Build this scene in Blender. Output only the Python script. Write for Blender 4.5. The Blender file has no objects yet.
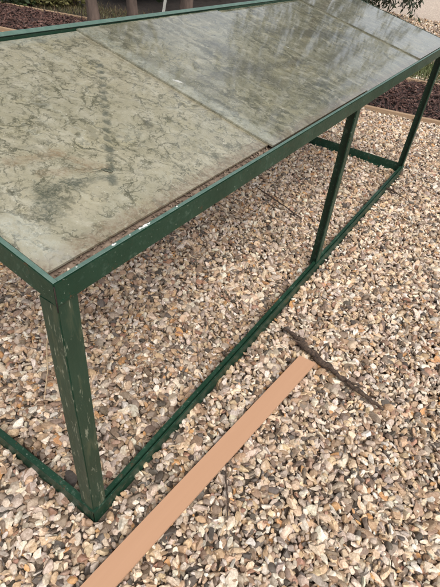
import bpy, bmesh, math, random
import numpy as np
from mathutils import Vector, Matrix, Euler
random.seed(7); RNG = np.random.default_rng(7)
S = bpy.context.scene
C = S.collection

# ------------------------------------------------------------------ camera
def rot_cam(yaw, pitch, roll):
    return Matrix.Rotation(yaw, 3, 'Z') @ Matrix.Rotation(pitch, 3, 'X') @ Matrix.Rotation(roll, 3, 'Z')
CAM = Vector((-0.285, -0.4045, 1.0915)); F = 453.98
CR = rot_cam(-1.0693, 0.8762, 0.1261)
cd = bpy.data.cameras.new('camera'); cam = bpy.data.objects.new('camera', cd); C.objects.link(cam)
cam.matrix_world = Matrix.Translation(CAM) @ CR.to_4x4()
cd.sensor_fit = 'VERTICAL'; cd.sensor_height = 24.0; cd.sensor_width = 18.0
cd.lens = F / 587.0 * 24.0
cd.clip_start = 0.02; cd.clip_end = 600
S.camera = cam

# ------------------------------------------------------------------ sky, sun, exposure: bright overcast
w = bpy.data.worlds.new('World'); S.world = w; w.use_nodes = True
nt = w.node_tree; bg = nt.nodes['Background']
sky = nt.nodes.new('ShaderNodeTexSky'); sky.sky_type = 'NISHITA'; sky.sun_disc = False
SUN_EL, SUN_AZ = math.radians(53), math.radians(-145)     # azimuth clockwise from +Y
sky.sun_elevation = SUN_EL; sky.sun_rotation = SUN_AZ
sky.dust_density = 4.0; sky.air_density = 1.0; sky.ozone_density = 1.0
hs = nt.nodes.new('ShaderNodeHueSaturation'); hs.inputs['Saturation'].default_value = 0.3
nt.links.new(sky.outputs[0], hs.inputs['Color']); nt.links.new(hs.outputs[0], bg.inputs['Color'])
bg.inputs['Strength'].default_value = 0.12
sd = bpy.data.lights.new('sun', 'SUN'); sd.energy = 1.6; sd.angle = math.radians(38); sd.color = (1.0, 0.96, 0.91)
sun = bpy.data.objects.new('sun', sd); C.objects.link(sun)
sdir = Vector((math.sin(SUN_AZ) * math.cos(SUN_EL), math.cos(SUN_AZ) * math.cos(SUN_EL), math.sin(SUN_EL)))
sun.rotation_euler = sdir.to_track_quat('Z', 'Y').to_euler()
S.view_settings.view_transform = 'Standard'; S.view_settings.look = 'None'
S.view_settings.exposure = 0.72; S.view_settings.gamma = 1.0
S.view_settings.use_curve_mapping = False

# ------------------------------------------------------------------ helpers
def at(px, py, z=0.0):
    """pixel of the 440x587 photograph -> the point of the level z that shows there (used to survey the place)"""
    d = CR @ Vector(((px - 220) / F, -(py - 293.5) / F, -1.0))
    return CAM + d * ((z - CAM.z) / d.z)

def tag(o, label=None, cat=None, group=None, kind=None):
    if label: o['label'] = label
    if cat: o['category'] = cat
    if group: o['group'] = group
    if kind: o['kind'] = kind
    return o

def empty(name, loc=(0, 0, 0), rz=0.0):
    o = bpy.data.objects.new(name, None); C.objects.link(o)
    o.location = loc; o.rotation_euler = (0, 0, rz); o.empty_display_size = 0.1
    return o

def obj(name, bm, mat, parent=None, smooth=False):
    me = bpy.data.meshes.new(name)
    if isinstance(bm, bmesh.types.BMesh):
        bmesh.ops.recalc_face_normals(bm, faces=bm.faces[:]); bm.to_mesh(me); bm.free()
    else:
        me.from_pydata(bm[0], [], bm[1]); me.update()
    if mat: me.materials.append(mat)
    if smooth:
        for p in me.polygons: p.use_smooth = True
    o = bpy.data.objects.new(name, me); C.objects.link(o)
    if parent: o.parent = parent
    return o

def add_box(bm, x0, x1, y0, y1, z0, z1, M=None):
    vs = [bm.verts.new(v) for v in ((x0,y0,z0),(x1,y0,z0),(x1,y1,z0),(x0,y1,z0),(x0,y0,z1),(x1,y0,z1),(x1,y1,z1),(x0,y1,z1))]
    if M is not None:
        for v in vs: v.co = M @ v.co
    for f in ((0,3,2,1),(4,5,6,7),(0,1,5,4),(1,2,6,5),(2,3,7,6),(3,0,4,7)): bm.faces.new([vs[i] for i in f])
    return vs

def add_prism(bm, prof, p0, p1, u, v, twist=0):
    """sweep the 2-D profile prof (list of (a, b)) laid on axes u, v from p0 to p1"""
    p0, p1, u, v = Vector(p0), Vector(p1), Vector(u), Vector(v)
    n = len(prof)
    a = [bm.verts.new(p0 + u * x + v * y) for x, y in prof]
    b = [bm.verts.new(p1 + u * x + v * y) for x, y in prof]
    for i in range(n): bm.faces.new((a[i], a[(i + 1) % n], b[(i + 1) % n], b[i]))
    bm.faces.new(a[::-1]); bm.faces.new(b)

def angle(w1, w2, t):
    """an angle iron section: heel at 0,0; leg w1 along a, leg w2 along b"""
    return [(0, 0), (w1, 0), (w1, t), (t, t), (t, w2), (0, w2)]

def bev(bm, w=0.0015, seg=2):
    es = [e for e in bm.edges if len(e.link_faces) == 2 and e.calc_face_angle(0) > 0.5]
    bmesh.ops.bevel(bm, geom=es, offset=w, segments=seg, affect='EDGES', clamp_overlap=True)

def add_tube(bm, pts, rad, seg=10, wob=0.0, rng=random):
    pts = [Vector(p) for p in pts]; rings = []
    ref = Vector((0, 0, 1))
    for i, p in enumerate(pts):
        t = (pts[min(i + 1, len(pts) - 1)] - pts[max(i - 1, 0)]).normalized()
        if abs(t.dot(ref)) > 0.95: ref = Vector((1, 0, 0))
        u = t.cross(ref).normalized(); v = u.cross(t).normalized()
        r = rad[i] if isinstance(rad, (list, tuple)) else rad
        rings.append([bm.verts.new(p + (u * math.cos(2 * math.pi * k / seg) + v * math.sin(2 * math.pi * k / seg)) * r * (1 + rng.uniform(-wob, wob))) for k in range(seg)])
    for a, b in zip(rings, rings[1:]):
        for k in range(seg): bm.faces.new((a[k], a[(k + 1) % seg], b[(k + 1) % seg], b[k]))
    bm.faces.new(rings[0][::-1]); bm.faces.new(rings[-1])

# node helpers
class NT:
    def __init__(s, name, rough=0.6):
        s.m = bpy.data.materials.new(name); s.m.use_nodes = True; s.t = s.m.node_tree
        s.p = s.t.nodes['Principled BSDF']; s.p.inputs['Roughness'].default_value = rough
        s.out = s.t.nodes['Material Output']
    def n(s, typ, **kw):
        nd = s.t.nodes.new('ShaderNode' + typ)
        for k, v in kw.items():
            if k.startswith('i_'):
                key = k[2:].replace('_', ' ')
                s.put(v, nd.inputs[key])
            elif k.startswith('j') and k[1:].isdigit(): s.put(v, nd.inputs[int(k[1:])])
            else: setattr(nd, k, v)
        return nd
    def put(s, v, sock):
        if isinstance(v, bpy.types.NodeSocket): s.t.links.new(v, sock)
        elif isinstance(v, bpy.types.Node): s.t.links.new(v.outputs[0], sock)
        else: sock.default_value = v
    def noise(s, vec, scale, detail=4, rough=0.6, dist=0.0):
        return s.n('TexNoise', i_Vector=vec, i_Scale=scale, i_Detail=detail, i_Roughness=rough, i_Distortion=dist).outputs['Fac']
    def ramp(s, fac, stops, interp='LINEAR'):
        r = s.n('ValToRGB', i_Fac=fac); cr = r.color_ramp; cr.interpolation = interp
        while len(cr.elements) < len(stops): cr.elements.new(0.5)
        for e, (p, c) in zip(cr.elements, stops):
            e.position = p; e.color = (c, c, c, 1) if isinstance(c, (int, float)) else (*c, 1)
        return r.outputs['Color']
    def mix(s, fac, a, b, mode='MIX'):
        m = s.n('Mix', data_type='RGBA', blend_type=mode)
        def col(v): return (*v, 1) if isinstance(v, tuple) and len(v) == 3 else v
        s.put(fac, m.inputs[0]); s.put(col(a), m.inputs[6]); s.put(col(b), m.inputs[7])
        return m.outputs[2]
    def math(s, op, a, b=0.0, c=0.0, clamp=False):
        m = s.n('Math', operation=op, use_clamp=clamp); s.put(a, m.inputs[0]); s.put(b, m.inputs[1]); s.put(c, m.inputs[2])
        return m.outputs[0]
    def bump(s, h, strength=0.5, dist=0.002):
        b = s.n('Bump', i_Height=h, i_Strength=strength, i_Distance=dist)
        s.t.links.new(b.outputs[0], s.p.inputs['Normal']); return b
    def coord(s, which='Object'):
        return s.n('TexCoord').outputs[which]
    def base(s, v): s.put(v if not (isinstance(v, tuple) and len(v) == 3) else (*v, 1), s.p.inputs['Base Color'])
    def rough(s, v): s.put(v, s.p.inputs['Roughness'])

# ------------------------------------------------------------------ materials
def mat_green():
    k = NT('green_paint', 0.34); co = k.coord()
    big = k.noise(co, 9, 5, 0.6); fine = k.noise(co, 70, 5, 0.7)
    c = k.mix(k.ramp(big, [(0.35, 0), (0.7, 1)]), (0.0065, 0.028, 0.0145), (0.012, 0.042, 0.024))
    # chalky wear and rust specks
    wear = k.math('MULTIPLY', k.ramp(fine, [(0.54, 0), (0.68, 1)]), k.ramp(big, [(0.45, 0), (0.62, 1)]))
    c = k.mix(k.math('MULTIPLY', wear, 0.6), c, (0.12, 0.17, 0.125))
    chip = k.ramp(k.noise(co, 150, 3, 0.6), [(0.655, 0), (0.685, 1)])
    c = k.mix(k.math('MULTIPLY', chip, 0.55), c, (0.20, 0.24, 0.19))
    rust = k.ramp(k.noise(co, 34, 6, 0.75), [(0.60, 0), (0.65, 1)])
    c = k.mix(k.math('MULTIPLY', rust, 0.7), c, (0.07, 0.032, 0.014))
    k.base(c); k.rough(k.ramp(fine, [(0.3, 0.34), (0.75, 0.6)]))
    k.bump(fine, 0.25, 0.0012)
    k.p.inputs['Specular IOR Level'].default_value = 0.35
    return k.m
def mat_worn_green():
    """old leg paint: dull olive streaks along the leg where it has faded"""
    k = NT('worn_green_paint', 0.45); co = k.coord()
    mp = k.n('Mapping', i_Vector=co, i_Scale=(60, 60, 9)).outputs[0]
    st = k.noise(mp, 1.0, 6, 0.65); fine = k.noise(co, 110, 4, 0.7); big = k.noise(co, 7, 3, 0.5)
    c = k.mix(k.ramp(big, [(0.35, 0), (0.7, 1)]), (0.007, 0.028, 0.015), (0.012, 0.040, 0.023))
    c = k.mix(k.math('MULTIPLY', k.ramp(st, [(0.52, 0), (0.64, 1)]), 0.5), c, (0.075, 0.080, 0.042))
    c = k.mix(k.math('MULTIPLY', k.ramp(k.noise(k.n('Mapping', i_Vector=co, i_Scale=(150, 150, 26)).outputs[0], 1.0, 4, 0.7), [(0.60, 0), (0.65, 1)]), 0.65), c, (0.24, 0.25, 0.18))
    k.base(c); k.rough(k.ramp(st, [(0.3, 0.32), (0.7, 0.6)])); k.bump(fine, 0.3, 0.001)
    return k.m

def seg_mask(k, co, a, b, width, wob=None):
    """0..1 mask of a streak on the pane from a to b (pane coordinates)"""
    ax, ay = a; bx, by = b; dx, dy = bx - ax, by - ay; L2 = dx * dx + dy * dy
    sep = k.n('SeparateXYZ', i_Vector=co)
    x, y = sep.outputs[0], sep.outputs[1]
    px = k.math('SUBTRACT', x, ax); py = k.math('SUBTRACT', y, ay)
    t = k.math('DIVIDE', k.math('ADD', k.math('MULTIPLY', px, dx), k.math('MULTIPLY', py, dy)), L2, clamp=True)
    ex = k.math('SUBTRACT', px, k.math('MULTIPLY', t, dx)); ey = k.math('SUBTRACT', py, k.math('MULTIPLY', t, dy))
    d = k.math('SQRT', k.math('ADD', k.math('MULTIPLY', ex, ex), k.math('MULTIPLY', ey, ey)))
    if wob is not None: d = k.math('ADD', d, wob)
    m = k.n('MapRange', i_Value=d); m.inputs[1].default_value = width; m.inputs[2].default_value = width * 0.25
    m.inputs[3].default_value = 0; m.inputs[4].default_value = 1; m.interpolation_type = 'SMOOTHSTEP'
    return m.outputs[0], t

def mat_pane(name, base_a, base_b, smear, marks=(), dashed=None, seed=0.0):
    """glass caked with dried algae and silt: crazed lines, run marks down the slope, grit; glossy where the film is thin"""
    k = NT(name, 0.3); co0 = k.coord()
    co = k.n('Mapping', i_Vector=co0, i_Location=(seed, seed * 1.7, 0)).outputs[0]
    big = k.noise(co, 4.0, 5, 0.55); mid = k.noise(co, 21, 8, 0.72); fine = k.noise(co, 150, 6, 0.75)
    dirt = (0.062, 0.060, 0.038)
    c = k.mix(k.ramp(big, [(0.35, 0), (0.65, 1)]), base_a, base_b)
    c = k.mix(k.math('MULTIPLY', k.ramp(k.noise(co, 7, 6, 0.65), [(0.52, 0), (0.62, 1)]), 0.32), c, (0.32, 0.275, 0.16))
    c = k.mix(k.math('MULTIPLY', k.ramp(mid, [(0.50, 0), (0.66, 1)]), 0.5), c, (0.39, 0.36, 0.29))
    # warped coordinates for everything that crawled
    wv = k.n('TexNoise', i_Vector=co, i_Scale=7.0, i_Detail=6.0, i_Roughness=0.65)
    off = k.n('VectorMath', operation='MULTIPLY_ADD', j0=wv.outputs['Color'], j1=(0.17, 0.17, 0.0), j2=co).outputs[0]
    grit = k.ramp(fine, [(0.40, 0.25), (0.58, 1)])
    # hair-fine crazing, gathered in patches
    for sc, wd, st, thr in ((7.0, 0.009, 0.72, 0.45), (15.0, 0.015, 0.80, 0.46), (33.0, 0.028, 0.75, 0.48), (70.0, 0.05, 0.6, 0.49)):
        vo = k.n('TexVoronoi', feature='DISTANCE_TO_EDGE', i_Vector=off, i_Scale=sc).outputs['Distance']
        ln = k.ramp(vo, [(0.0, 1), (wd, 0.8), (wd * 1.9, 0)])
        gate = k.ramp(k.noise(co, sc * 0.7 + 4, 4, 0.6), [(thr, 0), (thr + 0.07, 1)])
        c = k.mix(k.math('MULTIPLY', k.math('MULTIPLY', ln, gate), st), c, dirt)
    # run marks down the slope and broken dark scum
    mp = k.n('Mapping', i_Vector=off, i_Rotation=(0, 0, math.radians(14)), i_Scale=(34.0, 5.0, 1.0)).outputs[0]
    run = k.noise(mp, 1.3, 8, 0.72, 0.8)
    area = k.ramp(k.noise(co, 3.6, 4, 0.55), [(0.44, 0.15), (0.60, 1)])
    c = k.mix(k.math('MULTIPLY', k.math('MULTIPLY', k.ramp(run, [(0.50, 0), (0.56, 1)]), area), smear), c, dirt)
    c = k.mix(k.math('MULTIPLY', k.ramp(run, [(0.40, 1), (0.45, 0)]), 0.28), c, (0.36, 0.35, 0.29))
    scum = k.ramp(k.noise(off, 13.0, 9, 0.75), [(0.56, 0), (0.60, 1)])
    c = k.mix(k.math('MULTIPLY', k.math('MULTIPLY', scum, area), smear), c, (0.055, 0.055, 0.04))
    c = k.mix(k.math('MULTIPLY', k.ramp(fine, [(0.53, 0), (0.64, 1)]), 0.35), c, (0.13, 0.12, 0.08))
    sp = k.ramp(k.noise(co, 330, 2, 0.5), [(0.68, 0), (0.71, 1)])
    c = k.mix(k.math('MULTIPLY', sp, 0.6), c, (0.5, 0.48, 0.42))
    wob = k.math('MULTIPLY', k.math('SUBTRACT', k.noise(co, 38, 8, 0.78), 0.5), 0.075)
    for a, b, wd, colr, st in marks:
        m, t = seg_mask(k, co0, a, b, wd, wob)
        c = k.mix(k.math('MULTIPLY', k.math('MULTIPLY', m, grit), st), c, colr)
    if dashed:
        a, b, wd, n = dashed
        wob2 = k.math('MULTIPLY', k.math('SUBTRACT', k.noise(co, 90, 6, 0.75), 0.5), 0.026)
        m, t = seg_mask(k, co0, a, b, wd, wob2)
        tt = k.math('ADD', k.math('MULTIPLY', t, n), k.math('MULTIPLY', k.noise(co, 40, 2), 1.3))
        dash = k.ramp(k.math('FRACT', tt), [(0.0, 0.1), (0.3, 1), (0.55, 0.9), (0.75, 0.1)])
        c = k.mix(k.math('MULTIPLY', k.math('MULTIPLY', m, dash), 0.8), c, (0.06, 0.065, 0.05))
    k.base(c)
    k.rough(k.ramp(mid, [(0.35, 0.22), (0.65, 0.5)]))
    k.p.inputs['Coat Weight'].default_value = 1.0; k.p.inputs['Coat Roughness'].default_value = 0.05
    k.p.inputs['Coat IOR'].default_value = 1.5; k.p.inputs['Coat Tint'].default_value = (0.98, 1.0, 0.98, 1)
    k.bump(k.math('ADD', mid, k.math('MULTIPLY', fine, 0.5)), 0.15, 0.0015)
    return k.m

def mat_simple(name, a, b, scale, rough=0.8, bump=0.4, bdist=0.003, stretch=(1, 1, 1), detail=6):
    k = NT(name, rough); co = k.n('Mapping', i_Vector=k.coord(), i_Scale=stretch).outputs[0]
    n = k.noise(co, scale, detail, 0.65)
    k.base(k.mix(k.ramp(n, [(0.3, 0), (0.7, 1)]), a, b)); k.bump(n, bump, bdist)
    return k.m

def mat_instanced(name, rough, nscale, namt, dark):
    """stones, chips and blades: their own colour comes with each piece, mottled by a fine noise"""
    k = NT(name, rough)
    a = k.n('Attribute', attribute_type='INSTANCER', attribute_name='col').outputs['Color']
    g = k.n('NewGeometry').outputs['Position']
    n = k.noise(g, nscale, 6, 0.7)
    c = k.mix(k.math('MULTIPLY', k.ramp(n, [(0.42, 1), (0.62, 0)]), namt), a, dark, 'MULTIPLY')
    k.base(c); k.rough(k.ramp(n, [(0.3, rough - 0.12), (0.7, rough + 0.12)])); k.bump(n, 0.35, 0.0015)
    return k.m

M = {}
M['lightened'] = mat_simple('sky_lit_green', (0.055, 0.108, 0.085), (0.105, 0.160, 0.132), 60, 0.4, 0.15, 0.001); M['green'] = mat_green(); M['worn'] = mat_worn_green()  # first one: paler green, sky light on the rail tops put into the colour
M['stone'] = mat_instanced('flint_stone', 0.62, 190, 0.75, (0.55, 0.50, 0.44))
M['chip'] = mat_instanced('bark_chip', 0.85, 90, 0.8, (0.45, 0.38, 0.34))
M['blade'] = mat_instanced('grass_blade', 0.6, 30, 0.4, (0.6, 0.55, 0.4))
M['bark'] = mat_simple('bark', (0.035, 0.025, 0.020), (0.13, 0.09, 0.07), 9, 0.9, 0.9, 0.03, (1, 1, 0.25))
M['twig'] = mat_simple('twig_bark', (0.014, 0.009, 0.007), (0.13, 0.085, 0.058), 130, 0.9, 1.0, 0.006, (1, 1, 1))
M['edging'] = mat_simple('weathered_timber', (0.20, 0.125, 0.075), (0.40, 0.28, 0.17), 14, 0.85, 0.4, 0.004, (1, 0.06, 1))
M['lath'] = mat_simple('planed_pale_wood', (0.392, 0.222, 0.130), (0.412, 0.236, 0.140), 5, 0.95, 0.05, 0.001, (0.5, 14, 1))
M['soil'] = mat_simple('soil', (0.010, 0.007, 0.005), (0.032, 0.021, 0.015), 14, 0.95, 0.8, 0.02)
M['grit'] = mat_simple('damp_grit', (0.045, 0.034, 0.025), (0.22, 0.165, 0.12), 240, 0.95, 0.8, 0.004)
M['litter'] = mat_simple('dead_leaf', (0.075, 0.045, 0.03), (0.24, 0.18, 0.13), 60, 0.8, 0.3, 0.002)
M['tray'] = mat_simple('silted_board', (0.085, 0.055, 0.038), (0.25, 0.185, 0.135), 45, 0.85, 0.6, 0.003)
M['white'] = mat_simple('white_paint', (0.55, 0.55, 0.52), (0.68, 0.68, 0.65), 20, 0.6, 0.1, 0.001)
M['rust'] = mat_simple('rust', (0.008, 0.006, 0.005), (0.03, 0.014, 0.009), 200, 0.9, 0.5, 0.001)
M['chalk'] = mat_simple('dried_dropping', (0.24, 0.245, 0.22), (0.46, 0.455, 0.42), 160, 0.8, 0.2, 0.001)
M['straw'] = mat_simple('dry_straw', (0.42, 0.30, 0.17), (0.55, 0.42, 0.27), 40, 0.7, 0.2, 0.001)
def leaf_mat(name, a, b):
    k = NT(name, 0.55); g = k.n('NewGeometry')
    c = k.mix(g.outputs['Random Per Island'], a, b); k.base(c)
    tr = k.n('BsdfTranslucent'); k.put(c, tr.inputs[0])
    ms = k.n('MixShader', i_Fac=0.25); k.put(k.p.outputs[0], ms.inputs[1]); k.put(tr.outputs[0], ms.inputs[2])
    k.t.links.new(ms.outputs[0], k.out.inputs[0]); return k.m
M['leaf'] = leaf_mat('leaf', (0.020, 0.038, 0.014), (0.075, 0.105, 0.035))
M['dark_leaf'] = leaf_mat('dark_leaf', (0.010, 0.016, 0.009), (0.035, 0.050, 0.022))
M['olive_leaf'] = leaf_mat('olive_leaf', (0.10, 0.105, 0.030), (0.26, 0.23, 0.09))
M['grey_leaf'] = leaf_mat('grey_leaf', (0.016, 0.024, 0.012), (0.055, 0.068, 0.036))

def mat_ground():
    """far gravel as seen from some metres away"""
    k = NT('far_gravel', 0.85); co = k.coord()
    v = k.n('TexVoronoi', i_Vector=co, i_Scale=42.0)
    r = k.n('SeparateColor', i_Color=v.outputs['Color']).outputs[0]
    c = k.ramp(r, [(0.0, (0.10, 0.085, 0.07)), (0.25, (0.30, 0.21, 0.15)), (0.5, (0.42, 0.33, 0.25)), (0.75, (0.56, 0.48, 0.39)), (1.0, (0.36, 0.25, 0.18))])
    gap = k.ramp(v.outputs['Distance'], [(0.35, 1), (0.62, 0.25)])
    c = k.mix(1.0, c, gap, 'MULTIPLY')
    big = k.noise(co, 0.8, 3)
    c = k.mix(k.math('ADD', k.math('MULTIPLY', big, 0.3), 0.3), c, (0.60, 0.49, 0.40))
    k.base(c); k.bump(v.outputs['Distance'], -0.8, 0.02)
    return k.m
M['ground'] = mat_ground()

# ------------------------------------------------------------------ ground sheet
LX = lambda y: 3.675 - 0.205 * y          # near side of the bark bed
RX = lambda y: 4.955 - 0.247 * y          # far side of the bark bed
def sheet(name, pts, z, mat):
    bm = bmesh.new(); bm.faces.new([bm.verts.new((x, y, z)) for x, y in pts]); o = obj(name, bm, mat)
    return tag(o, kind='structure')
sheet('ground', [(-250, -250), (250, -250), (250, 250), (-250, 250)], -0.024, M['ground'])
sheet('gravel_base', [(-1.5, -3.3), (LX(-3.3), -3.3), (LX(6), 6), (-1.5, 6)], -0.018, M['grit'])
sheet('far_gravel_base', [(RX(-4), -4), (9.6, -4), (9.6, 3), (RX(3), 3)], -0.018, M['grit'])
sheet('bed_soil', [(LX(-4), -4), (RX(-4), -4), (RX(9), 9), (LX(9), 9)], -0.012, M['soil'])
sheet('planted_soil', [(RX(1.7), 1.7), (9.2, 3.0), (13, 14), (-2, 14), (RX(9), 9)], -0.016, M['soil'])

# ------------------------------------------------------------------ gravel, mulch, grass: pieces scattered as stuff
def proto_mesh(name, bm, mat, smooth=True):
    me = bpy.data.meshes.new(name); bm.to_mesh(me); bm.free(); me.materials.append(mat)
    for p in me.polygons: p.use_smooth = smooth
    return bpy.data.objects.new(name, me)

def stone_proto(i):
    rng = random.Random(100 + i); bm = bmesh.new()
    bmesh.ops.create_icosphere(bm, subdivisions=3, radius=1.0)
    angular = rng.random()
    for _ in range(rng.randint(9, 15)):
        n = Vector((rng.gauss(0, 1), rng.gauss(0, 1), rng.gauss(0, 1))).normalized()
        d = rng.uniform(0.34, 0.80) if angular > 0.22 else rng.uniform(0.66, 0.92)
        for v in bm.verts:
            h = v.co.dot(n) - d
            if h > 0: v.co -= n * h * (0.985 if angular > 0.22 else 0.94)
    sx, sy, sz = rng.uniform(1.05, 1.65), rng.uniform(0.80, 1.15), rng.uniform(0.42, 0.74)
    skew = rng.uniform(-0.25, 0.25)
    for v in bm.verts:
        v.co = Vector((v.co.x * sx + skew * v.co.y, v.co.y * sy * (1 + 0.22 * v.co.x * rng.uniform(-1, 1) * 0.3), v.co.z * sz))
        v.co *= 1 + 0.035 * math.sin(7 * v.co.x + i) * math.cos(6 * v.co.y + 2 * i)
    bm.normal_update()
    for e in bm.edges:
        if len(e.link_faces) == 2 and e.calc_face_angle(0) > 0.36: e.smooth = False
    return proto_mesh('flint_piece', bm, M['stone'])

def chip_proto(i):
    rng = random.Random(500 + i); bm = bmesh.new()
    n = 6; top = []
    for k in range(n):
        a = 2 * math.pi * k / n + rng.uniform(-0.3, 0.3)
        top.append((math.cos(a) * rng.uniform(0.8, 1.2), math.sin(a) * rng.uniform(0.25, 0.5)))
    a = [bm.verts.new((x, y, 0.10 + rng.uniform(-0.08, 0.14))) for x, y in top]
    b = [bm.verts.new((x * 0.94, y * 0.94, -0.10 + rng.uniform(-0.05, 0.05))) for x, y in top]
    bm.faces.new(a); bm.faces.new(b[::-1])
    for k in range(n): bm.faces.new((a[k], b[k], b[(k + 1) % n], a[(k + 1) % n]))
    bmesh.ops.recalc_face_normals(bm, faces=bm.faces[:])
    return proto_mesh('bark_piece', bm, M['chip'], False)

def blade_proto(i):
    rng = random.Random(900 + i); bm = bmesh.new()
    bend = rng.uniform(0.2, 0.8); L = []
    for k in range(5):
        t = k / 4; wd = 0.05 * (1 - t) ** 0.7 + 0.003
        y = bend * t * t; z = t * (1 - 0.25 * bend * t)
        L.append((bm.verts.new((-wd, y, z)), bm.verts.new((wd, y, z))))
    for p, q in zip(L, L[1:]): bm.faces.new((p[0], p[1], q[1], q[0]))
    return proto_mesh('blade_piece', bm, M['blade'])

def scatter(name, pos, rot, scl, idx, col, protos, label, cat):
    n = len(pos); me = bpy.data.meshes.new(name); me.vertices.add(n)
    me.vertices.foreach_set('co', np.asarray(pos, np.float32).ravel())
    for nm, typ, key, arr in (('rot', 'FLOAT_VECTOR', 'vector', rot), ('scl', 'FLOAT_VECTOR', 'vector', scl),
                              ('pick', 'INT', 'value', idx), ('col', 'FLOAT_COLOR', 'color', col)):
        at_ = me.attributes.new(nm, typ, 'POINT')
        at_.data.foreach_set(key, np.asarray(arr, np.int32 if typ == 'INT' else np.float32).ravel())
    me.materials.append(protos[0].data.materials[0])
    o = bpy.data.objects.new(name, me); C.objects.link(o)
    g = bpy.data.node_groups.new(name + '_scatter', 'GeometryNodeTree')
    g.interface.new_socket('Geometry', in_out='INPUT', socket_type='NodeSocketGeometry')
    g.interface.new_socket('Geometry', in_out='OUTPUT', socket_type='NodeSocketGeometry')
    N = g.nodes.new; gi = N('NodeGroupInput'); go = N('NodeGroupOutput')
    toi = N('GeometryNodeGeometryToInstance')
    for p in reversed(protos):
        oi = N('GeometryNodeObjectInfo'); oi.inputs['Object'].default_value = p
        g.links.new(oi.outputs['Geometry'], toi.inputs[0])
    iop = N('GeometryNodeInstanceOnPoints'); iop.inputs['Pick Instance'].default_value = True
    def named(nm, typ):
        a = N('GeometryNodeInputNamedAttribute'); a.data_type = typ; a.inputs['Name'].default_value = nm
        return a.outputs[0]
    g.links.new(gi.outputs[0], iop.inputs['Points']); g.links.new(toi.outputs[0], iop.inputs['Instance'])
    g.links.new(named('pick', 'INT'), iop.inputs['Instance Index'])
    e2r = N('FunctionNodeEulerToRotation'); g.links.new(named('rot', 'FLOAT_VECTOR'), e2r.inputs[0])
    g.links.new(e2r.outputs[0], iop.inputs['Rotation']); g.links.new(named('scl', 'FLOAT_VECTOR'), iop.inputs['Scale'])
    g.links.new(iop.outputs[0], go.inputs[0])
    md = o.modifiers.new('scatter', 'NODES'); md.node_group = g
    return tag(o, label, cat, kind='stuff')

# table measures (metres)
TL, TD, TH, TB, TM = 2.539, 0.628, 0.70, 0.831, 1.2527
PA, PB = at(80, 587, 0.020), at(301, 354, 0.020)
PA2, PB2 = at(114, 587, 0.020), at(314.5, 364.5, 0.020)

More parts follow.
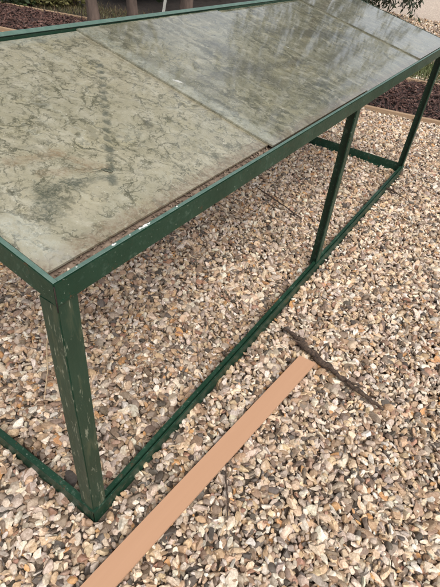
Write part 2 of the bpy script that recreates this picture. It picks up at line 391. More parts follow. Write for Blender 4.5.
PAL = np.array([(0.68, 0.55, 0.43), (0.74, 0.66, 0.56), (0.48, 0.395, 0.325), (0.50, 0.35, 0.225), (0.36, 0.245, 0.17),
                (0.115, 0.095, 0.078), (0.235, 0.175, 0.13), (0.55, 0.31, 0.14), (0.36, 0.205, 0.14), (0.62, 0.47, 0.32)])
PW = np.array([0.17, 0.135, 0.17, 0.10, 0.11, 0.065, 0.115, 0.018, 0.024, 0.12]); PW /= PW.sum()
def gravel():
    P = []
    def block(x0, x1, y0, y1, dens, smin):
        n = int((x1 - x0) * (y1 - y0) * dens)
        cell = 1.0 / math.sqrt(dens)
        gx, gy = np.meshgrid(np.arange(x0, x1, cell), np.arange(y0, y1, cell))
        q = np.stack([gx.ravel(), gy.ravel()], 1) + RNG.uniform(-0.75, 0.75, (gx.size, 2)) * cell
        return q
    near = block(-1.4, 3.9, -1.7, 3.2, 12500, 0)
    near = near[near[:, 0] < LX(near[:, 1]) - 0.03]
    mid = block(-1.4, 3.3, 3.2, 6.0, 2600, 0); mid = mid[mid[:, 0] < LX(mid[:, 1]) - 0.03]
    far = block(RX(0) - 0.5, 9.6, -4.0, 3.0, 1500, 0); far = far[(far[:, 0] > RX(far[:, 1]) + 0.04)]
    back = block(-1.4, 3.6, -3.2, -1.7, 2600, 0)
    q = np.concatenate([near, mid, far, back]); n = len(q)
    s = np.clip(RNG.lognormal(math.log(0.0081), 0.40, n), 0.003, 0.0175)
    s[len(near):] *= 1.35
    far0 = len(near) + len(mid); s[far0:far0 + len(far)] *= 1.1
    z = RNG.uniform(-0.016, 0.002, n) - 0.25 * (s - 0.0098)
    z += 0.006 * np.sin(q[:, 0] * 5.1 + 1.3 * np.sin(q[:, 1] * 3.7)) * np.sin(q[:, 1] * 4.3 + 0.7)
    # nothing stands where the bottom rails lie; stones under the lath are pressed down
    rail = ((np.abs(q[:, 1] - 0.012) < 0.016) & (q[:, 0] > -0.01) & (q[:, 0] < TL)) | ((np.abs(q[:, 0] - 0.012) < 0.016) & (q[:, 1] > -0.01) & (q[:, 1] < TD)) \
         | ((np.abs(q[:, 0] - TL + 0.012) < 0.02) & (q[:, 1] > 0) & (q[:, 1] < TD))
    a = np.array(PA[:2]) * .5 + np.array(PA2[:2]) * .5; b = np.array(PB[:2]) * .5 + np.array(PB2[:2]) * .5
    d = (b - a) / np.linalg.norm(b - a); r = q - a
    t = r @ d; off = np.abs(r @ np.array([-d[1], d[0]]))
    lath = (t > -0.5) & (t < np.linalg.norm(b - a) + 0.005) & (off < 0.036)
    z[lath] = np.minimum(z[lath], 0.004 - s[lath] * 0.6)
    near_lath = (t > -0.5) & (t < np.linalg.norm(b - a) + 0.01) & (off < 0.05)
    z[near_lath] = np.minimum(z[near_lath], 0.012 - s[near_lath] * 0.7)
    z[rail] = -0.02 - s[rail]
    rot = np.stack([RNG.normal(0, 0.5, n), RNG.normal(0, 0.5, n), RNG.uniform(0, 6.283, n)], 1)
    tilt = RNG.random(n) < 0.12; rot[tilt, :2] *= 2.4
    scl = s[:, None] * RNG.uniform(0.82, 1.18, (n, 3))
    ci = RNG.choice(len(PAL), n, p=PW)
    col = PAL[ci] * RNG.uniform(0.76, 1.14, (n, 1)) * np.stack([RNG.uniform(0.97, 1.05, n), np.ones(n), RNG.uniform(0.90, 1.06, n)], 1)
    # the odd cluster of darker stones
    cl = np.sin(q[:, 0] * 2.9 + 0.4) * np.sin(q[:, 1] * 3.3 + 1.1) + 0.4 * np.sin(q[:, 0] * 9 + q[:, 1] * 7)
    col *= (1 - 0.07 * np.clip(cl, -1, 1))[:, None]
    col = np.concatenate([np.clip(col, 0, 0.8), np.ones((n, 1))], 1)
    pos = np.column_stack([q, z])
    scatter('gravel', pos, rot, scl, RNG.integers(0, 28, n), col, [stone_proto(i) for i in range(28)],
            'mixed cream, tan and grey flint gravel covering the ground', 'gravel')
gravel()

def mulch():
    n = 26000
    y = RNG.uniform(-3.5, 8.5, n); u = RNG.uniform(0.02, 0.98, n)
    x = LX(y) + u * (RX(y) - LX(y))
    z = RNG.uniform(-0.008, 0.022, n) + 0.02 * np.sin(u * math.pi)
    pos = np.column_stack([x, y, z])
    rot = np.stack([RNG.normal(0, 0.4, n), RNG.normal(0, 0.4, n), RNG.uniform(0, 6.283, n)], 1)
    s = np.clip(RNG.lognormal(math.log(0.017), 0.4, n), 0.007, 0.04)
    pal = np.array([(0.120, 0.048, 0.036), (0.075, 0.030, 0.025), (0.18, 0.080, 0.062), (0.05, 0.024, 0.020), (0.24, 0.125, 0.10)])
    col = pal[RNG.choice(5, n, p=[.33, .25, .24, .1, .08])] * np.array([0.72, 0.84, 0.84]) * RNG.uniform(0.8, 1.2, (n, 1))
    scatter('bark_mulch', pos, rot, s[:, None] * RNG.uniform(0.8, 1.25, (n, 3)), RNG.integers(0, 10, n), np.concatenate([col, np.ones((n, 1))], 1),
            [chip_proto(i) for i in range(10)], 'dark red-brown bark chippings filling the long garden bed', 'bark mulch')
mulch()

def grass():
    P = []
    def patch(cx, cy, sx, sy, n, h, kind):
        for _ in range(n):
            P.append((cx + random.gauss(0, sx), cy + random.gauss(0, sy), h * random.uniform(0.5, 1.25), kind))
    patch(5.45, 0.55, 0.26, 0.16, 2600, 0.085, 0)
    patch(5.9, 0.25, 0.3, 0.12, 900, 0.07, 1)
    for k in range(26):                                   # rough grass behind the bed on the left
        y = random.uniform(3.2, 8.0); patch(RX(y) + random.uniform(0.12, 0.75), y, 0.22, 0.25, 420, random.uniform(0.03, 0.06), random.choice((1, 1, 1, 2)))
    patch(2.45, 0.28, 0.03, 0.02, 26, 0.035, 0); patch(2.95, 0.36, 0.05, 0.03, 40, 0.04, 0)
    a = np.array(P); n = len(a); a = a[(a[:, 0] > RX(a[:, 1]) + 0.05) | (a[:, 0] < LX(a[:, 1]) - .05)]; n = len(a)
    pal = np.array([(0.085, 0.105, 0.030), (0.15, 0.115, 0.055), (0.10, 0.105, 0.038)])
    col = pal[a[:, 3].astype(int)] * RNG.uniform(0.6, 1.35, (n, 1)) * RNG.uniform(0.85, 1.15, (n, 3))
    rot = np.stack([RNG.normal(0, 0.35, n), RNG.normal(0, 0.35, n), RNG.uniform(0, 6.283, n)], 1)
    scl = np.stack([a[:, 2] * 0.8, a[:, 2], a[:, 2]], 1)
    scatter('rough_grass', np.column_stack([a[:, 0], a[:, 1], np.full(n, -0.015)]), rot, scl, RNG.integers(0, 6, n), np.concatenate([col, np.ones((n, 1))], 1),
            [blade_proto(i) for i in range(6)], 'short green and straw-coloured grass tufts beyond the bark bed', 'grass')
grass()

# ------------------------------------------------------------------ timber edging of the bed
def edging(name, fx, y0, y1, side, label):
    a = Vector((fx(y0), y0, 0)); b = Vector((fx(y1), y1, 0)); L = (b - a).length
    bm = bmesh.new(); add_box(bm, -0.016, 0.016, 0.004, L - 0.004, -0.03, 0.026 + random.uniform(-0.004, 0.004))
    bmesh.ops.subdivide_edges(bm, edges=[e for e in bm.edges if e.calc_length() > 0.5], cuts=14)
    for v in bm.verts: v.co.x += 0.004 * math.sin(v.co.y * 5 + y0); v.co.z += 0.003 * math.sin(v.co.y * 3.1 + 2 * y0)
    bev(bm, 0.003, 1)
    o = obj('edging_board', bm, M['edging']); o.location = a
    o.rotation_euler = (0, 0, math.atan2(-(b.x - a.x), b.y - a.y)); tag(o, label, 'edging board', 'timber edging of the bark bed')
edging('n', LX, -2.6, 0.9, 0, 'pale timber edging board between bark bed and gravel, seen past the far table leg')
edging('n', LX, 0.9, 3.6, 0, 'timber edging board of the bark bed, next stretch behind the table top')
edging('n', LX, 3.6, 6.6, 0, 'timber edging board along the near side of the bark bed at far left')
edging('f', RX, -2.6, 1.3, 0, 'tan timber edging board on the far side of the bark bed, below green grass')
edging('f', RX, 1.3, 3.9, 0, 'timber edging board on the far side of the bark bed behind the table top')
edging('f', RX, 3.9, 6.8, 0, 'timber edging board between bark bed and olive grass at far left')

# ------------------------------------------------------------------ the table
T = empty('cold_frame_table', (0, 0, 0))
tag(T, 'long green angle-iron table with a sloping top of dirty glass panes, standing on gravel', 'garden table')
sl = math.atan2(TB - TH, TD); U = Vector((0, math.cos(sl), math.sin(sl))); NN = Vector((0, -math.sin(sl), math.cos(sl)))
X = Vector((1, 0, 0)); Y = Vector((0, 1, 0)); Z = Vector((0, 0, 1))
SW = TD / math.cos(sl)
def rail(name, prof, p0, p1, u, v, mat='green', b=0.0018):
    bm = bmesh.new(); add_prism(bm, prof, p0, p1, u, v); bmesh.ops.recalc_face_normals(bm, faces=bm.faces[:]); bev(bm, b, 2)
    return obj(name, bm, M[mat], T)
# top: angle irons, upright flange outside, ledge below the glass.  heel at the lower outer corner
HV = 0.041
rail('top_rail', angle(0.034, HV, 0.009), (0.0025, 0, TH - HV), (TL - 0.0025, 0, TH - HV), Y, Z)
rail('top_rail', angle(0.034, HV, 0.009), (0.0025, TD, TB - HV), (TL - 0.0025, TD, TB - HV), -Y, Z)
rail('top_rail', angle(0.034, HV, 0.009), Vector((0, -0.0005, TH - HV + 0.0006)), Vector((0, TD + 0.0005, TB - HV + 0.0006)), X, Z)
rail('top_rail', angle(0.034, HV, 0.009), Vector((TL, -0.0005, TH - HV + 0.0006)), Vector((TL, TD + 0.0005, TB - HV + 0.0006)), -X, Z)
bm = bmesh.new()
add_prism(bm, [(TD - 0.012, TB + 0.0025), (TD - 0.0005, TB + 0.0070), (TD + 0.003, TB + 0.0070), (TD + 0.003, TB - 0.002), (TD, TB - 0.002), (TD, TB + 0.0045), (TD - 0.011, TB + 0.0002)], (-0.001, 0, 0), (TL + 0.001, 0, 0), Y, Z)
bmesh.ops.recalc_face_normals(bm, faces=bm.faces[:]); bev(bm, 0.0008, 1); obj('cap_strip', bm, M['lightened'], T)  # the cap's pale green paints in the light from the sky
bm = bmesh.new(); add_tube(bm, [(0.0006, -0.0002, TH - 0.050), (0.0002, -0.0008, TH - 0.03), (0.0004, -0.0004, TH - 0.004)], [0.0007, 0.0012, 0.0008], 7, 0.25); obj('rusty_weld', bm, M['rust'], T, True)
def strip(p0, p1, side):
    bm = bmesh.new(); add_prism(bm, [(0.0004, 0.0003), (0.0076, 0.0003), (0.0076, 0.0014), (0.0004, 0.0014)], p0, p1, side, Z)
    bmesh.ops.recalc_face_normals(bm, faces=bm.faces[:]); bev(bm, 0.0004, 1); obj('lit_edge_strip', bm, M['lightened'], T)  # added strip, paints the bright sky-lit top edge of the rail
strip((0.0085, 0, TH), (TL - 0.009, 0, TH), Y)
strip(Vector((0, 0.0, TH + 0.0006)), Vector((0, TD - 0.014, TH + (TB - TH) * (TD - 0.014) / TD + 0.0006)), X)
# cross bars under the glass joints
for cx in (TL * 0.25, TL * 0.5, TL * 0.75):
    rail('glazing_bar', [(-0.014, -0.006), (0.014, -0.006), (0.014, 0.0), (0.003, 0.0), (0.003, 0.0), (-0.014, 0.0)], Vector((cx, 0, TH - 0.034)) + U * 0.010, Vector((cx, 0, TH - 0.034)) + U * (SW - 0.012), X, NN, b=0.0008)
# legs
LW = 0.038
rail('leg', angle(LW, LW, 0.005), (0.003, 0.0035, 0.004), (0.003, 0.0035, TH - 0.041), X, Y, 'worn')
rail('leg', [(0, 0), (-LW, 0), (-LW, 0.005), (-0.005, 0.005), (-0.005, LW), (0, LW)], (TM + 0.022, 0.004, 0.004), (TM - 0.004, 0.006, TH - 0.041), X, Y)
rail('leg', [(0, 0), (-LW, 0), (-LW, 0.005), (-0.005, 0.005), (-0.005, LW), (0, LW)], (TL - 0.003, 0.0035, 0.004), (TL - 0.012, 0.0035, TH - 0.041), X, Y)
rail('leg', angle(LW, LW, 0.005), (0.003, TD - 0.0035, 0.004), (0.003, TD - 0.0035, TB - 0.041), X, -Y, 'worn')
rail('leg', [(0, 0), (-LW, 0), (-LW, 0.005), (-0.005, 0.005), (-0.005, LW), (0, LW)], (TL - 0.003, TD - 0.0035, 0.004), (TL - 0.003, TD - 0.0035, TB - 0.041), X, -Y)
# bottom rails stand on edge; the front one is doubled by a thin flat bar
RH = 0.042
bm = bmesh.new()
add_prism(bm, [(0.0075, -0.012), (0.0075, RH), (0.019, RH), (0.019, RH - 0.004), (0.0115, RH - 0.005), (0.0115, -0.012)], (-0.001, 0, 0), (TL, 0, 0), Y, Z)
add_prism(bm, [(0.0, -0.012), (0.0045, -0.012), (0.0045, RH - 0.004), (0.0, RH - 0.004)], (0.0, 0, 0), (TL, 0, 0), Y, Z)
add_prism(bm, [(0.0043, -0.011), (0.0078, -0.011), (0.0078, RH - 0.012), (0.0043, RH - 0.012)], (0.001, 0, 0), (TL - 0.001, 0, 0), Y, Z)
bmesh.ops.recalc_face_normals(bm, faces=bm.faces[:]); bev(bm, 0.0009, 2); obj('bottom_rail', bm, M['green'], T)
prof_top = [(0, -0.012), (0, RH + 0.001), (0.015, RH + 0.001), (0.015, RH - 0.004), (0.0048, RH - 0.004), (0.0048, -0.012)]
rail('bottom_rail', prof_top, (0, -0.0008, 0.001), (0, TD + 0.0008, 0.001), X, Z, b=0.0012)
rail('bottom_rail', [(0, -0.012), (0, 0.046), (0.005, 0.046), (0.005, 0.0), (0.034, 0.0), (0.034, -0.005), (0.005, -0.0052), (0.005, -0.012)], (TL + 0.001, 0.02, 0), (TL + 0.001, TD - 0.006, 0), -X, Z, b=0.001)

# silted board under the panes, with its rubbish along the front ledge
ML = Matrix(((1, 0, 0), (0, math.cos(sl), -math.sin(sl)), (0, math.sin(sl), math.cos(sl)))).to_4x4(); ML.translation = Vector((0, 0, TH))
def sloped(bm_fn, name, mat, parent=T, x=0.0, y=0.0, z=0.0, rz=0.0, smooth=False):
    bm = bmesh.new(); bm_fn(bm); o = obj(name, bm, mat, parent, smooth)
    o.matrix_local = ML @ Matrix.Translation((x, y, z)) @ Matrix.Rotation(rz, 4, 'Z')
    return o
sloped(lambda bm: add_box(bm, 0.0105, TL - 0.0105, 0.011, SW - 0.012, -0.026, -0.0155), 'base_board', M['tray'])

A1, B1 = (0.250, 0.228, 0.163), (0.305, 0.272, 0.195)
A2, B2 = (0.14, 0.13, 0.085), (0.205, 0.188, 0.125)
DK = (0.06, 0.065, 0.048); BR = (0.20, 0.14, 0.085)
marks1 = [((0.0, 0.030), (0.63, 0.030), 0.032, (0.16, 0.11, 0.07), 0.75), ((0.62, 0.03), (0.62, 0.6), 0.020, (0.15, 0.12, 0.075), 0.6), ((0.0, 0.62), (0.63, 0.62), 0.035, (0.30, 0.31, 0.28), 0.5), ((0.085, 0.12), (0.118, 0.158), 0.032, DK, 0.85), ((0.112, 0.160), (0.165, 0.142), 0.020, DK, 0.7),
          ((0.12, 0.25), (0.20, 0.235), 0.020, BR, 0.55), ((0.20, 0.235), (0.245, 0.15), 0.015, BR, 0.55),
          ((0.14, 0.20), (0.21, 0.17), 0.014, BR, 0.5), ((0.150, 0.165), (0.19, 0.147), 0.010, DK, 0.8), ((0.20, 0.145), (0.22, 0.135), 0.012, DK, 0.8), ((0.03, 0.03), (0.03, 0.13), 0.035, (0.40, 0.41, 0.37), 0.4), ((0.12, 0.09), (0.2, 0.12), 0.03, (0.36, 0.32, 0.24), 0.5)]  # pale mark in the front left corner is a painted sky reflection
pm = [mat_pane('grimy_glass_near', A1, B1, 0.38, marks1, ((0.553, 0.474), (0.222, 0.118), 0.011, 15), 0.0),
      mat_pane('grimy_glass_second', A2, B2, 0.85, [((0.0, 0.012), (0.65, 0.012), 0.030, (0.13, 0.09, 0.06), 0.7), ((0.022, 0.02), (0.022, 0.62), 0.035, (0.40, 0.41, 0.36), 0.36), ((0.36, 0.42), (0.32, 0.2), 0.06, (0.065, 0.062, 0.047), 0.75), ((0.12, 0.30), (0.60, 0.24), 0.03, (0.065, 0.062, 0.047), 0.75)], None, 3.1),  # pale seam stripe paints an edge highlight; dark bands mix grime and tree reflections
      mat_pane('grimy_glass_third', A2, B2, 0.9, [((0.0, 0.012), (0.65, 0.012), 0.030, (0.13, 0.09, 0.06), 0.7), ((0.015, 0.02), (0.015, 0.62), 0.022, (0.34, 0.35, 0.31), 0.4), ((0.1, 0.44), (0.5, 0.30), 0.06, (0.065, 0.062, 0.047), 0.75), ((0.05, 0.18), (0.4, 0.22), 0.05, (0.065, 0.062, 0.047), 0.75)], None, 6.7),  # edge highlight painted along the seam; dark bands: grime with painted tree reflections
      mat_pane('grimy_glass_far', (0.14, 0.13, 0.09), (0.185, 0.17, 0.12), 0.65, [((0.0, 0.012), (0.6, 0.012), 0.030, (0.13, 0.09, 0.06), 0.7)], None, 9.9)]
def pane(x0, x1, y0, y1, z, mat, rz=0.0, label=None):
    def f(bm):
        add_box(bm, 0, x1 - x0, y0, y1, 0, 0.004)
        bev(bm, 0.0008, 1)
    o = sloped(f, 'glass_pane', mat, T, x0, 0, z, rz)
    if label: o['label'] = label
    return o
pane(0.012, 0.640, 0.0245, SW - 0.016, -0.0085, pm[0], 0.0, 'near pane caked with tan silt, set back from the front rail')
pane(0.634, 1.283, 0.0125, SW - 0.014, -0.0040, pm[1], -0.001, 'grey-smeared pane overlapping the near pane')
pane(1.276, 1.968, 0.0115, SW - 0.014, -0.0085, pm[2], 0.0)
pane(1.960, TL - 0.012, 0.0115, SW - 0.014, -0.0040, pm[3], 0.0)

# leaf rubbish on the ledge, dead leaves on the glass, droppings on the rail
def flake(bm, c, r, rz, mat_z=0.0, tilt=0.3, lng=1.6, ax=None):
    n = 7; R_ = Matrix.Rotation(rz, 3, 'Z') @ Euler((random.uniform(-tilt, tilt), random.uniform(-tilt, tilt), 0)).to_matrix()
    vs = [];
    for k in range(n):
        a = 2 * math.pi * k / n; q = Vector((math.cos(a) * r * lng * random.uniform(0.7, 1.15), math.sin(a) * r * random.uniform(0.6, 1.1), 0))
        vs.append((R_ @ q) + Vector(c))
    top = [bm.verts.new(v + Vector((0, 0, 0.0008))) for v in vs]; bot = [bm.verts.new(v) for v in vs]
    bm.faces.new(top); bm.faces.new(bot[::-1])
    for k in range(n): bm.faces.new((bot[k], bot[(k + 1) % n], top[(k + 1) % n], top[k]))
def litter(bm):
    for _ in range(520):
        x = random.uniform(0.012, 0.70) if random.random() < 0.8 else random.uniform(0.7, TL - 0.02)
        y = random.uniform(0.009, 0.027) if x < 0.64 else random.uniform(0.008, 0.0095)
        flake(bm, (x, y, random.uniform(-0.0152, -0.0105)), random.uniform(0.0008, 0.0024), random.uniform(-0.6, 0.6), 0, 0.4)
lt = sloped(litter, 'leaf_litter', M['litter'], None)
tag(lt, 'reddish brown leaf crumbs lying along the front ledge of the table top', 'leaf litter', kind='stuff')

def dead_leaf(px, py, L, W, rz, mat, label, zoff=0.0003):
    d = CR @ Vector(((px - 220) / F, -(py - 293.5) / F, -1.0))
    o = Vector((0, 0, TH)); t = NN.dot(o - CAM) / NN.dot(d); p = CAM + d * t
    q = Vector((p.x, (p - o).dot(U), 0))
    def f(bm):
        n = 9; up = []; lo = []
        for k in range(n):
            s_ = k / (n - 1); x = (s_ - 0.5) * L; wd = W * 0.5 * math.sin(math.pi * min(1, s_ * 0.94 + 0.03)) ** 0.8 * random.uniform(0.6, 1.25)
            z = 0.0009 + 0.012 * L * math.sin(s_ * 5)
            up.append([bm.verts.new((x, j * wd, z + 0.10 * abs(j) * wd)) for j in (-1, 0, 1)])
            lo.append([bm.verts.new((x, j * wd, z + 0.10 * abs(j) * wd - 0.0006)) for j in (-1, 0, 1)])
        for k in range(n - 1):
            for j in (0, 1):
                bm.faces.new((up[k][j], up[k][j + 1], up[k + 1][j + 1], up[k + 1][j])); bm.faces.new((lo[k][j], lo[k + 1][j], lo[k + 1][j + 1], lo[k][j + 1]))
            bm.faces.new((up[k][0], up[k + 1][0], lo[k + 1][0], lo[k][0])); bm.faces.new((up[k][2], lo[k][2], lo[k + 1][2], up[k + 1][2]))
        bm.faces.new((up[0][0], lo[0][0], lo[0][1], up[0][1])); bm.faces.new((up[0][1], lo[0][1], lo[0][2], up[0][2]))
        bm.faces.new((up[-1][0], up[-1][1], lo[-1][1], lo[-1][0])); bm.faces.new((up[-1][1], up[-1][2], lo[-1][2], lo[-1][1]))
    ob = sloped(f, 'dead_leaf', mat, None, q.x, q.y, zoff + 0.0, rz, True)
    tag(ob, label, 'leaf'); return ob
M['dleaf'] = mat_simple('wet_leaf', (0.045, 0.05, 0.032), (0.09, 0.095, 0.06), 40, 0.5, 0.2, 0.002)
M['pleaf'] = mat_simple('bleached_leaf', (0.50, 0.40, 0.29), (0.66, 0.58, 0.46), 40, 0.7, 0.2, 0.002)
dead_leaf(107, 169, 0.021, 0.0075, -0.95, M['dleaf'], 'small dark wet leaf on the near glass pane, at the end of a brown streak', -0.0030)
dead_leaf(70, 268, 0.020, 0.006, 1.1, M['pleaf'], 'bleached pale leaf in the front corner of the table top', -0.0095)
for x, r, el in ((0.116, 0.0022, 1.3), (0.121, 0.0012, 1.5), (0.178, 0.0020, 2.4), (0.187, 0.0026, 3.0), (0.197, 0.0018, 2.0), (0.152, 0.0010, 1.4), (0.045, 0.0010, 1.2), (0.27, 0.0011, 2.2)):
    bm = bmesh.new(); n = 15
    rr = [r * random.uniform(0.55, 1.15) for _ in range(n)]
    a = [bm.verts.new((math.cos(2 * math.pi * k / n) * rr[k] * el, 0.0044 + math.sin(2 * math.pi * k / n) * rr[k] + 0.0006 * math.sin(900 * x + k), 0.0021)) for k in range(n)]
    b = [bm.verts.new((v.co.x * 1.05, v.co.y, 0.0008)) for v in a]
    bm.faces.new(a); bm.faces.new(b[::-1])
    for k in range(n): bm.faces.new((b[k], b[(k + 1) % n], a[(k + 1) % n], a[k]))
    o = obj('white_dropping', bm, M['white'], T); o.location = (x, 0, TH)

for cx, cy, r_, el, rz in ((0.668, 0.316, 0.0065, 2.4, -1.0), (1.292, 0.333, 0.006, 1.7, -0.6)):
    def f(bm):
        n = 17; rr = [r_ * random.uniform(0.5, 1.15) for _ in range(n)]
        a = [bm.verts.new((math.cos(2 * math.pi * k / n) * rr[k] * el, math.sin(2 * math.pi * k / n) * rr[k], 0.0006)) for k in range(n)]
        b = [bm.verts.new((v.co.x, v.co.y, -0.0003)) for v in a]
        bm.faces.new(a); bm.faces.new(b[::-1])
        for k in range(n): bm.faces.new((b[k], b[(k + 1) % n], a[(k + 1) % n], a[k]))
    sloped(f, 'white_dropping', M['chalk'], T, cx, cy, 0.0004 if cx < 1 else -0.004, rz)

# ------------------------------------------------------------------ lath and sticks on the gravel
a0 = (PA + PA2) * 0.5; b0 = (PB + PB2) * 0.5; dv = (b0 - a0).normalized(); a0 = a0 - dv * 0.45
side = Vector((-dv.y, dv.x, 0))
wA = (PA2 - PA).dot(-side); wB = (PB2 - PB).dot(-side)
bm = bmesh.new(); Lb = (b0 - a0).length
vs = add_box(bm, 0, Lb, -0.5, 0.5, 0, 0.008)
for v in vs: v.co.y *= abs(wA) if v.co.x < 0.1 else abs(wB)
for v in vs:
    if v.co.x > 0.1: v.co.x += 0.004 if v.co.y < 0 else -0.004
bev(bm, 0.0008, 1)
o = obj('wooden_lath', bm, M['lath']); o.location = (a0.x, a0.y, 0.012); o.rotation_euler = (0, 0, math.atan2(dv.y, dv.x))
tag(o, 'flat pale tan wooden lath lying on gravel in front of the table', 'lath')

def stick(pix, rad, label, twigs=(), wob=0.2, z0=0.016, mat='twig', name='stick'):
    pts = [at(px, py, z0) for px, py in pix]; base = pts[0].copy(); base.z = 0
    # subdivide and jitter
    P = []; Rr = []
    for i in range(len(pts) - 1):
        for s_ in range(5):
            t = s_ / 5; p = pts[i].lerp(pts[i + 1], t); r = rad[i] * (1 - t) + rad[i + 1] * t
            P.append(p - base + Vector((random.gauss(0, 1), random.gauss(0, 1), random.gauss(0, 0.7))) * r * 0.3); Rr.append(r * random.uniform(0.8, 1.3))
    P.append(pts[-1] - base); Rr.append(rad[-1])
    bm = bmesh.new(); add_tube(bm, P, Rr, 9, wob)
    o = obj(name, bm, M[mat], None, True); o.location = base
    for tw in twigs:
        q = [at(px, py, z) - base for px, py, z in tw]
        bm = bmesh.new(); add_tube(bm, q, [0.0035, 0.0028, 0.0016][:len(q)], 7, 0.1); obj('side_twig', bm, M[mat], o, True)
    tag(o, label, 'stick'); return o
stick([(284, 328), (294, 335), (304, 345), (318, 358), (330, 368), (346, 381), (364, 395), (384, 410)], [0.004, 0.007, 0.011, 0.010, 0.0085, 0.0075, 0.007, 0.0045],
      'dark crooked twig on the gravel at the end of the tan lath',
      [[(302, 343, 0.02), (296, 341, 0.026), (289, 337, 0.022)], [(346, 381, 0.02), (355, 384, 0.03), (366, 388, 0.026)], [(318, 357, 0.02), (321, 351, 0.03), (326, 346, 0.028)]])
stick([(226, 455), (226, 480), (228, 500), (227, 520)], [0.0018, 0.002, 0.002, 0.0014], 'thin dark twig lying on gravel below the lath', name='thin_twig', z0=0.014)
stick([(258, 188), (280, 203), (302, 219)], [0.0025, 0.0035, 0.002], 'thin brown bit of branch on the gravel behind the middle table leg', z0=0.014, name='thin_twig')
stick([(49, 328), (46.5, 348), (47.5, 372), (44, 400)], [0.0016, 0.0018, 0.0017, 0.001], 'pale dry straw stem lying on gravel left of the near table leg', z0=0.016, mat='straw', name='straw_stem', wob=0.05)
stick([(380, 186), (392, 190), (404, 198)], [0.004, 0.005, 0.002], 'short brown twig on the gravel right of the far table foot', z0=0.014, name='thin_twig')

# ------------------------------------------------------------------ trees, hedge, shrub in the background
def leaves(cent, rad, n, size, lng=1.8, droop=0.0, flat=0.0, clump=28):
    """many small folded leaves gathered in clumps through an ellipsoid"""
    V, Fc = [], []
    cl = []
    for _ in range(clump):
        d = Vector((random.gauss(0, 1), random.gauss(0, 1), random.gauss(0, 1))).normalized() * random.random() ** 0.4
        cl.append(Vector((cent[0] + d.x * rad[0], cent[1] + d.y * rad[1], cent[2] + d.z * rad[2])))
    for i in range(n):
        c = random.choice(cl); s_ = max(rad) * 0.22
        p = c + Vector((random.gauss(0, s_), random.gauss(0, s_), random.gauss(0, s_ * 0.8)))
        if p.z < 0.02: continue
        ax = Vector((random.gauss(0, 1), random.gauss(0, 1), random.gauss(0, 0.6) - droop)).normalized()
        sd_ = ax.cross(Vector((random.gauss(0, 1), random.gauss(0, 1), random.gauss(0, 1)))).normalized()
        L = size * random.uniform(0.6, 1.3); W = L / lng * 0.5; nn = ax.cross(sd_) * W * 0.35
        k = len(V)
        V += [p, p + ax * L * 0.45 + sd_ * W + nn, p + ax * L, p + ax * L * 0.45 - sd_ * W + nn, p + ax * L * 0.5]
        Fc += [(k, k + 1, k + 4), (k + 1, k + 2, k + 4), (k, k + 4, k + 3), (k + 4, k + 2, k + 3)]
    return [tuple(v) for v in V], Fc

def tree(base, r, h, lean, label, crown=True, n=3600, mat='leaf', cr=1.9, group='trees behind the table'):
    t = empty('garden_tree', base); tag(t, label, 'tree', group)
    bm = bmesh.new(); P = [Vector((lean[0] * s_, lean[1] * s_, h * s_)) + Vector((random.gauss(0, 0.02), random.gauss(0, 0.02), 0)) for s_ in [0, .03, .1, .25, .45, .7, 1]]
    P[0].z = -0.05
    add_tube(bm, P, [r * 1.5, r * 1.25, r * 1.05, r, r * 0.9, r * 0.75, r * 0.5], 14, 0.07)
    for k in range(11):
        a = random.uniform(0, 6.28); s_ = random.uniform(0.5, 1.0); o = Vector((lean[0] * s_, lean[1] * s_, h * s_)); d = Vector((math.cos(a), math.sin(a), random.uniform(0.4, 1.0)))
        add_tube(bm, [o, o + d * 0.5, o + d * 1.0 + Vector((0, 0, 0.15)), o + d * 1.7 + Vector((0, 0, 0.4))], [r * 0.5, r * 0.4, r * 0.28, r * 0.08], 7, 0.06)
        for q in range(4):
            o2 = o + d * random.uniform(0.4, 1.3); e = Vector((random.gauss(0, 0.6), random.gauss(0, 0.6), random.uniform(0.1, 0.8)))
            add_tube(bm, [o2, o2 + e * 0.5 + Vector((random.gauss(0, 0.08), random.gauss(0, 0.08), 0)), o2 + e], [r * 0.22, r * 0.14, r * 0.05], 6, 0.06)
    obj('trunk', bm, M['bark'], t, True)
    if crown: obj('crown', leaves((lean[0], lean[1], h + 0.7), (cr, cr, cr * 0.7), n, 0.11, 1.7, 0.3, clump=40), M[mat], t)
    return t
def gpt(px, py): p = at(px, py, 0); return (p.x, p.y, 0)
tree(gpt(93, 29), 0.052, 4.0, (0.1, 0.25), 'brown tree trunk at the edge of the olive grass, leftmost of the trunks')
tree(gpt(134, 26), 0.05, 4.6, (-0.05, 0.2), 'brown tree trunk between the leftmost trunk and the white stake')
tree(gpt(186, 20), 0.066, 4.3, (0.1, 0.3), 'brown tree trunk right of the white stake, with dark hedge behind')
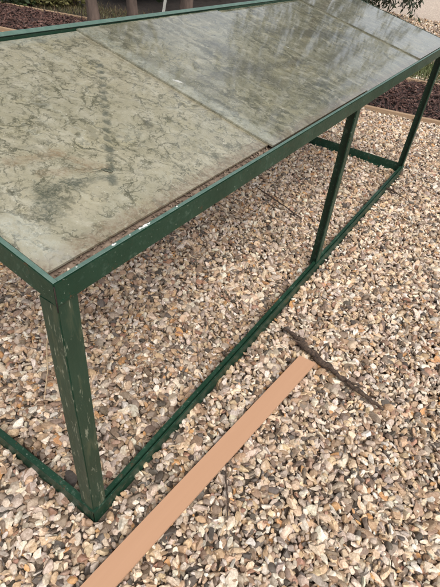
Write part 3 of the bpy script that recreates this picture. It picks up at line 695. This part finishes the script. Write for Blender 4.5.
# white stake
bm = bmesh.new(); p0 = at(163, 15, 0); add_box(bm, -0.018, 0.018, -0.010, 0.010, -0.1, 0.62)
bev(bm, 0.003, 1); o = obj('white_stake', bm, M['chalk']); o.location = (p0.x, p0.y, 0); o.rotation_euler = (math.radians(2), math.radians(9), math.radians(-55))
tag(o, 'thin white leaning stake between two brown trunks', 'stake')
def bush(name, base, cent, rad, n, size, mat, label, cat, lng=1.8, droop=0.0, stems=6, clump=28):
    t = empty(name, base); tag(t, label, cat)
    bm = bmesh.new()
    for k in range(stems):
        a = random.uniform(0, 6.28); e = Vector((cent[0] + math.cos(a) * rad[0] * 0.6, cent[1] + math.sin(a) * rad[1] * 0.6, cent[2] + rad[2] * random.uniform(0, 0.5)))
        s_ = Vector((math.cos(a) * 0.08, math.sin(a) * 0.08, -0.03)); m_ = s_.lerp(e, 0.5) + Vector((0, 0, 0.1))
        add_tube(bm, [s_, m_, e], [0.03, 0.02, 0.008], 7, 0.08)
    obj('stems', bm, M['bark'], t, True)
    obj('foliage', leaves(cent, rad, n, size, lng, droop, clump=clump), M[mat], t)
    return t
bush('hedge', (5.75, 5.05, 0), (0, 0, 0.75), (1.0, 0.55, 0.75), 9000, 0.10, 'dark_leaf', 'very dark hedge filling the gaps behind the brown trunks', 'hedge', clump=60, stems=12)
bush('hedge', (7.2, 4.75, 0), (0, 0, 0.8), (0.9, 0.5, 0.8), 7000, 0.10, 'dark_leaf', 'dark shrub at the right end of the hedge, behind the rightmost trunk', 'shrub', clump=50, stems=10)
bush('leafy_plant', gpt(24, 4), (0, 0, 0.16), (0.26, 0.2, 0.15), 1500, 0.07, 'leaf', 'leafy green plant behind the bark bed in the top left corner', 'plant', stems=8)
bush('leafy_plant', gpt(48, 5), (0, 0, 0.16), (0.26, 0.2, 0.14), 1500, 0.06, 'olive_leaf', 'pale olive plant between the green plant and the leftmost trunk', 'plant', stems=8)
bush('leafy_plant', gpt(68, 4), (0, 0, 0.16), (0.24, 0.2, 0.14), 1300, 0.06, 'olive_leaf', 'straw-coloured olive plant close to the leftmost brown trunk', 'plant', stems=8)

# conifer-like shrub with hanging sprays and a dark trunk, at the far right
def hanging_shrub():
    t = empty('drooping_shrub', (8.6, 2.62, 0)); tag(t, 'dark shrub with hanging leafy sprays and a high top added for reflections, beyond the far table end', 'tree')
    bm = bmesh.new(); add_tube(bm, [(0, 0, -0.05), (0, 0.02, 0.3), (0.02, 0, 0.9), (0, 0, 2.4), (0.1, -0.1, 4.6)], [0.16, 0.13, 0.12, 0.10, 0.04], 14, 0.06)
    obj('trunk', bm, M['bark'], t, True)
    V, Fc = [], []
    for k in range(620):  # higher sprays, out of view, are added for the panes to reflect
        a = random.uniform(0, 6.28); r0 = random.uniform(0.2, 0.9); hz = random.uniform(0.5, 2.0) if k % 2 else random.uniform(1.6, 5.2); r0 *= 1 if hz < 2 else random.uniform(1, 2.2) * (1 - abs(hz - 3.2) / 4.5); top = Vector((math.cos(a) * r0, math.sin(a) * r0, hz))
        d = Vector((math.cos(a) * random.uniform(0.1, 0.35), math.sin(a) * random.uniform(0.1, 0.35), -random.uniform(0.35, 0.7)))
        if top.z + d.z < 0.10: d.z = 0.10 - top.z + random.uniform(0, 0.15)
        for j in range(60):
            s_ = random.random(); p = top + d * s_ + Vector((random.gauss(0, 0.035), random.gauss(0, 0.035), 0))
            ax = Vector((random.gauss(0, 0.6), random.gauss(0, 0.6), -0.8)).normalized(); sd_ = ax.cross(Vector((random.gauss(0, 1), random.gauss(0, 1), 0.1))).normalized()
            L = random.uniform(0.05, 0.12); W = L * 0.16; q = len(V)
            V += [tuple(p), tuple(p + ax * L * 0.5 + sd_ * W), tuple(p + ax * L), tuple(p + ax * L * 0.5 - sd_ * W)]; Fc.append((q, q + 1, q + 2, q + 3))
    obj('foliage', (V, Fc), M['grey_leaf'], t)
hanging_shrub()
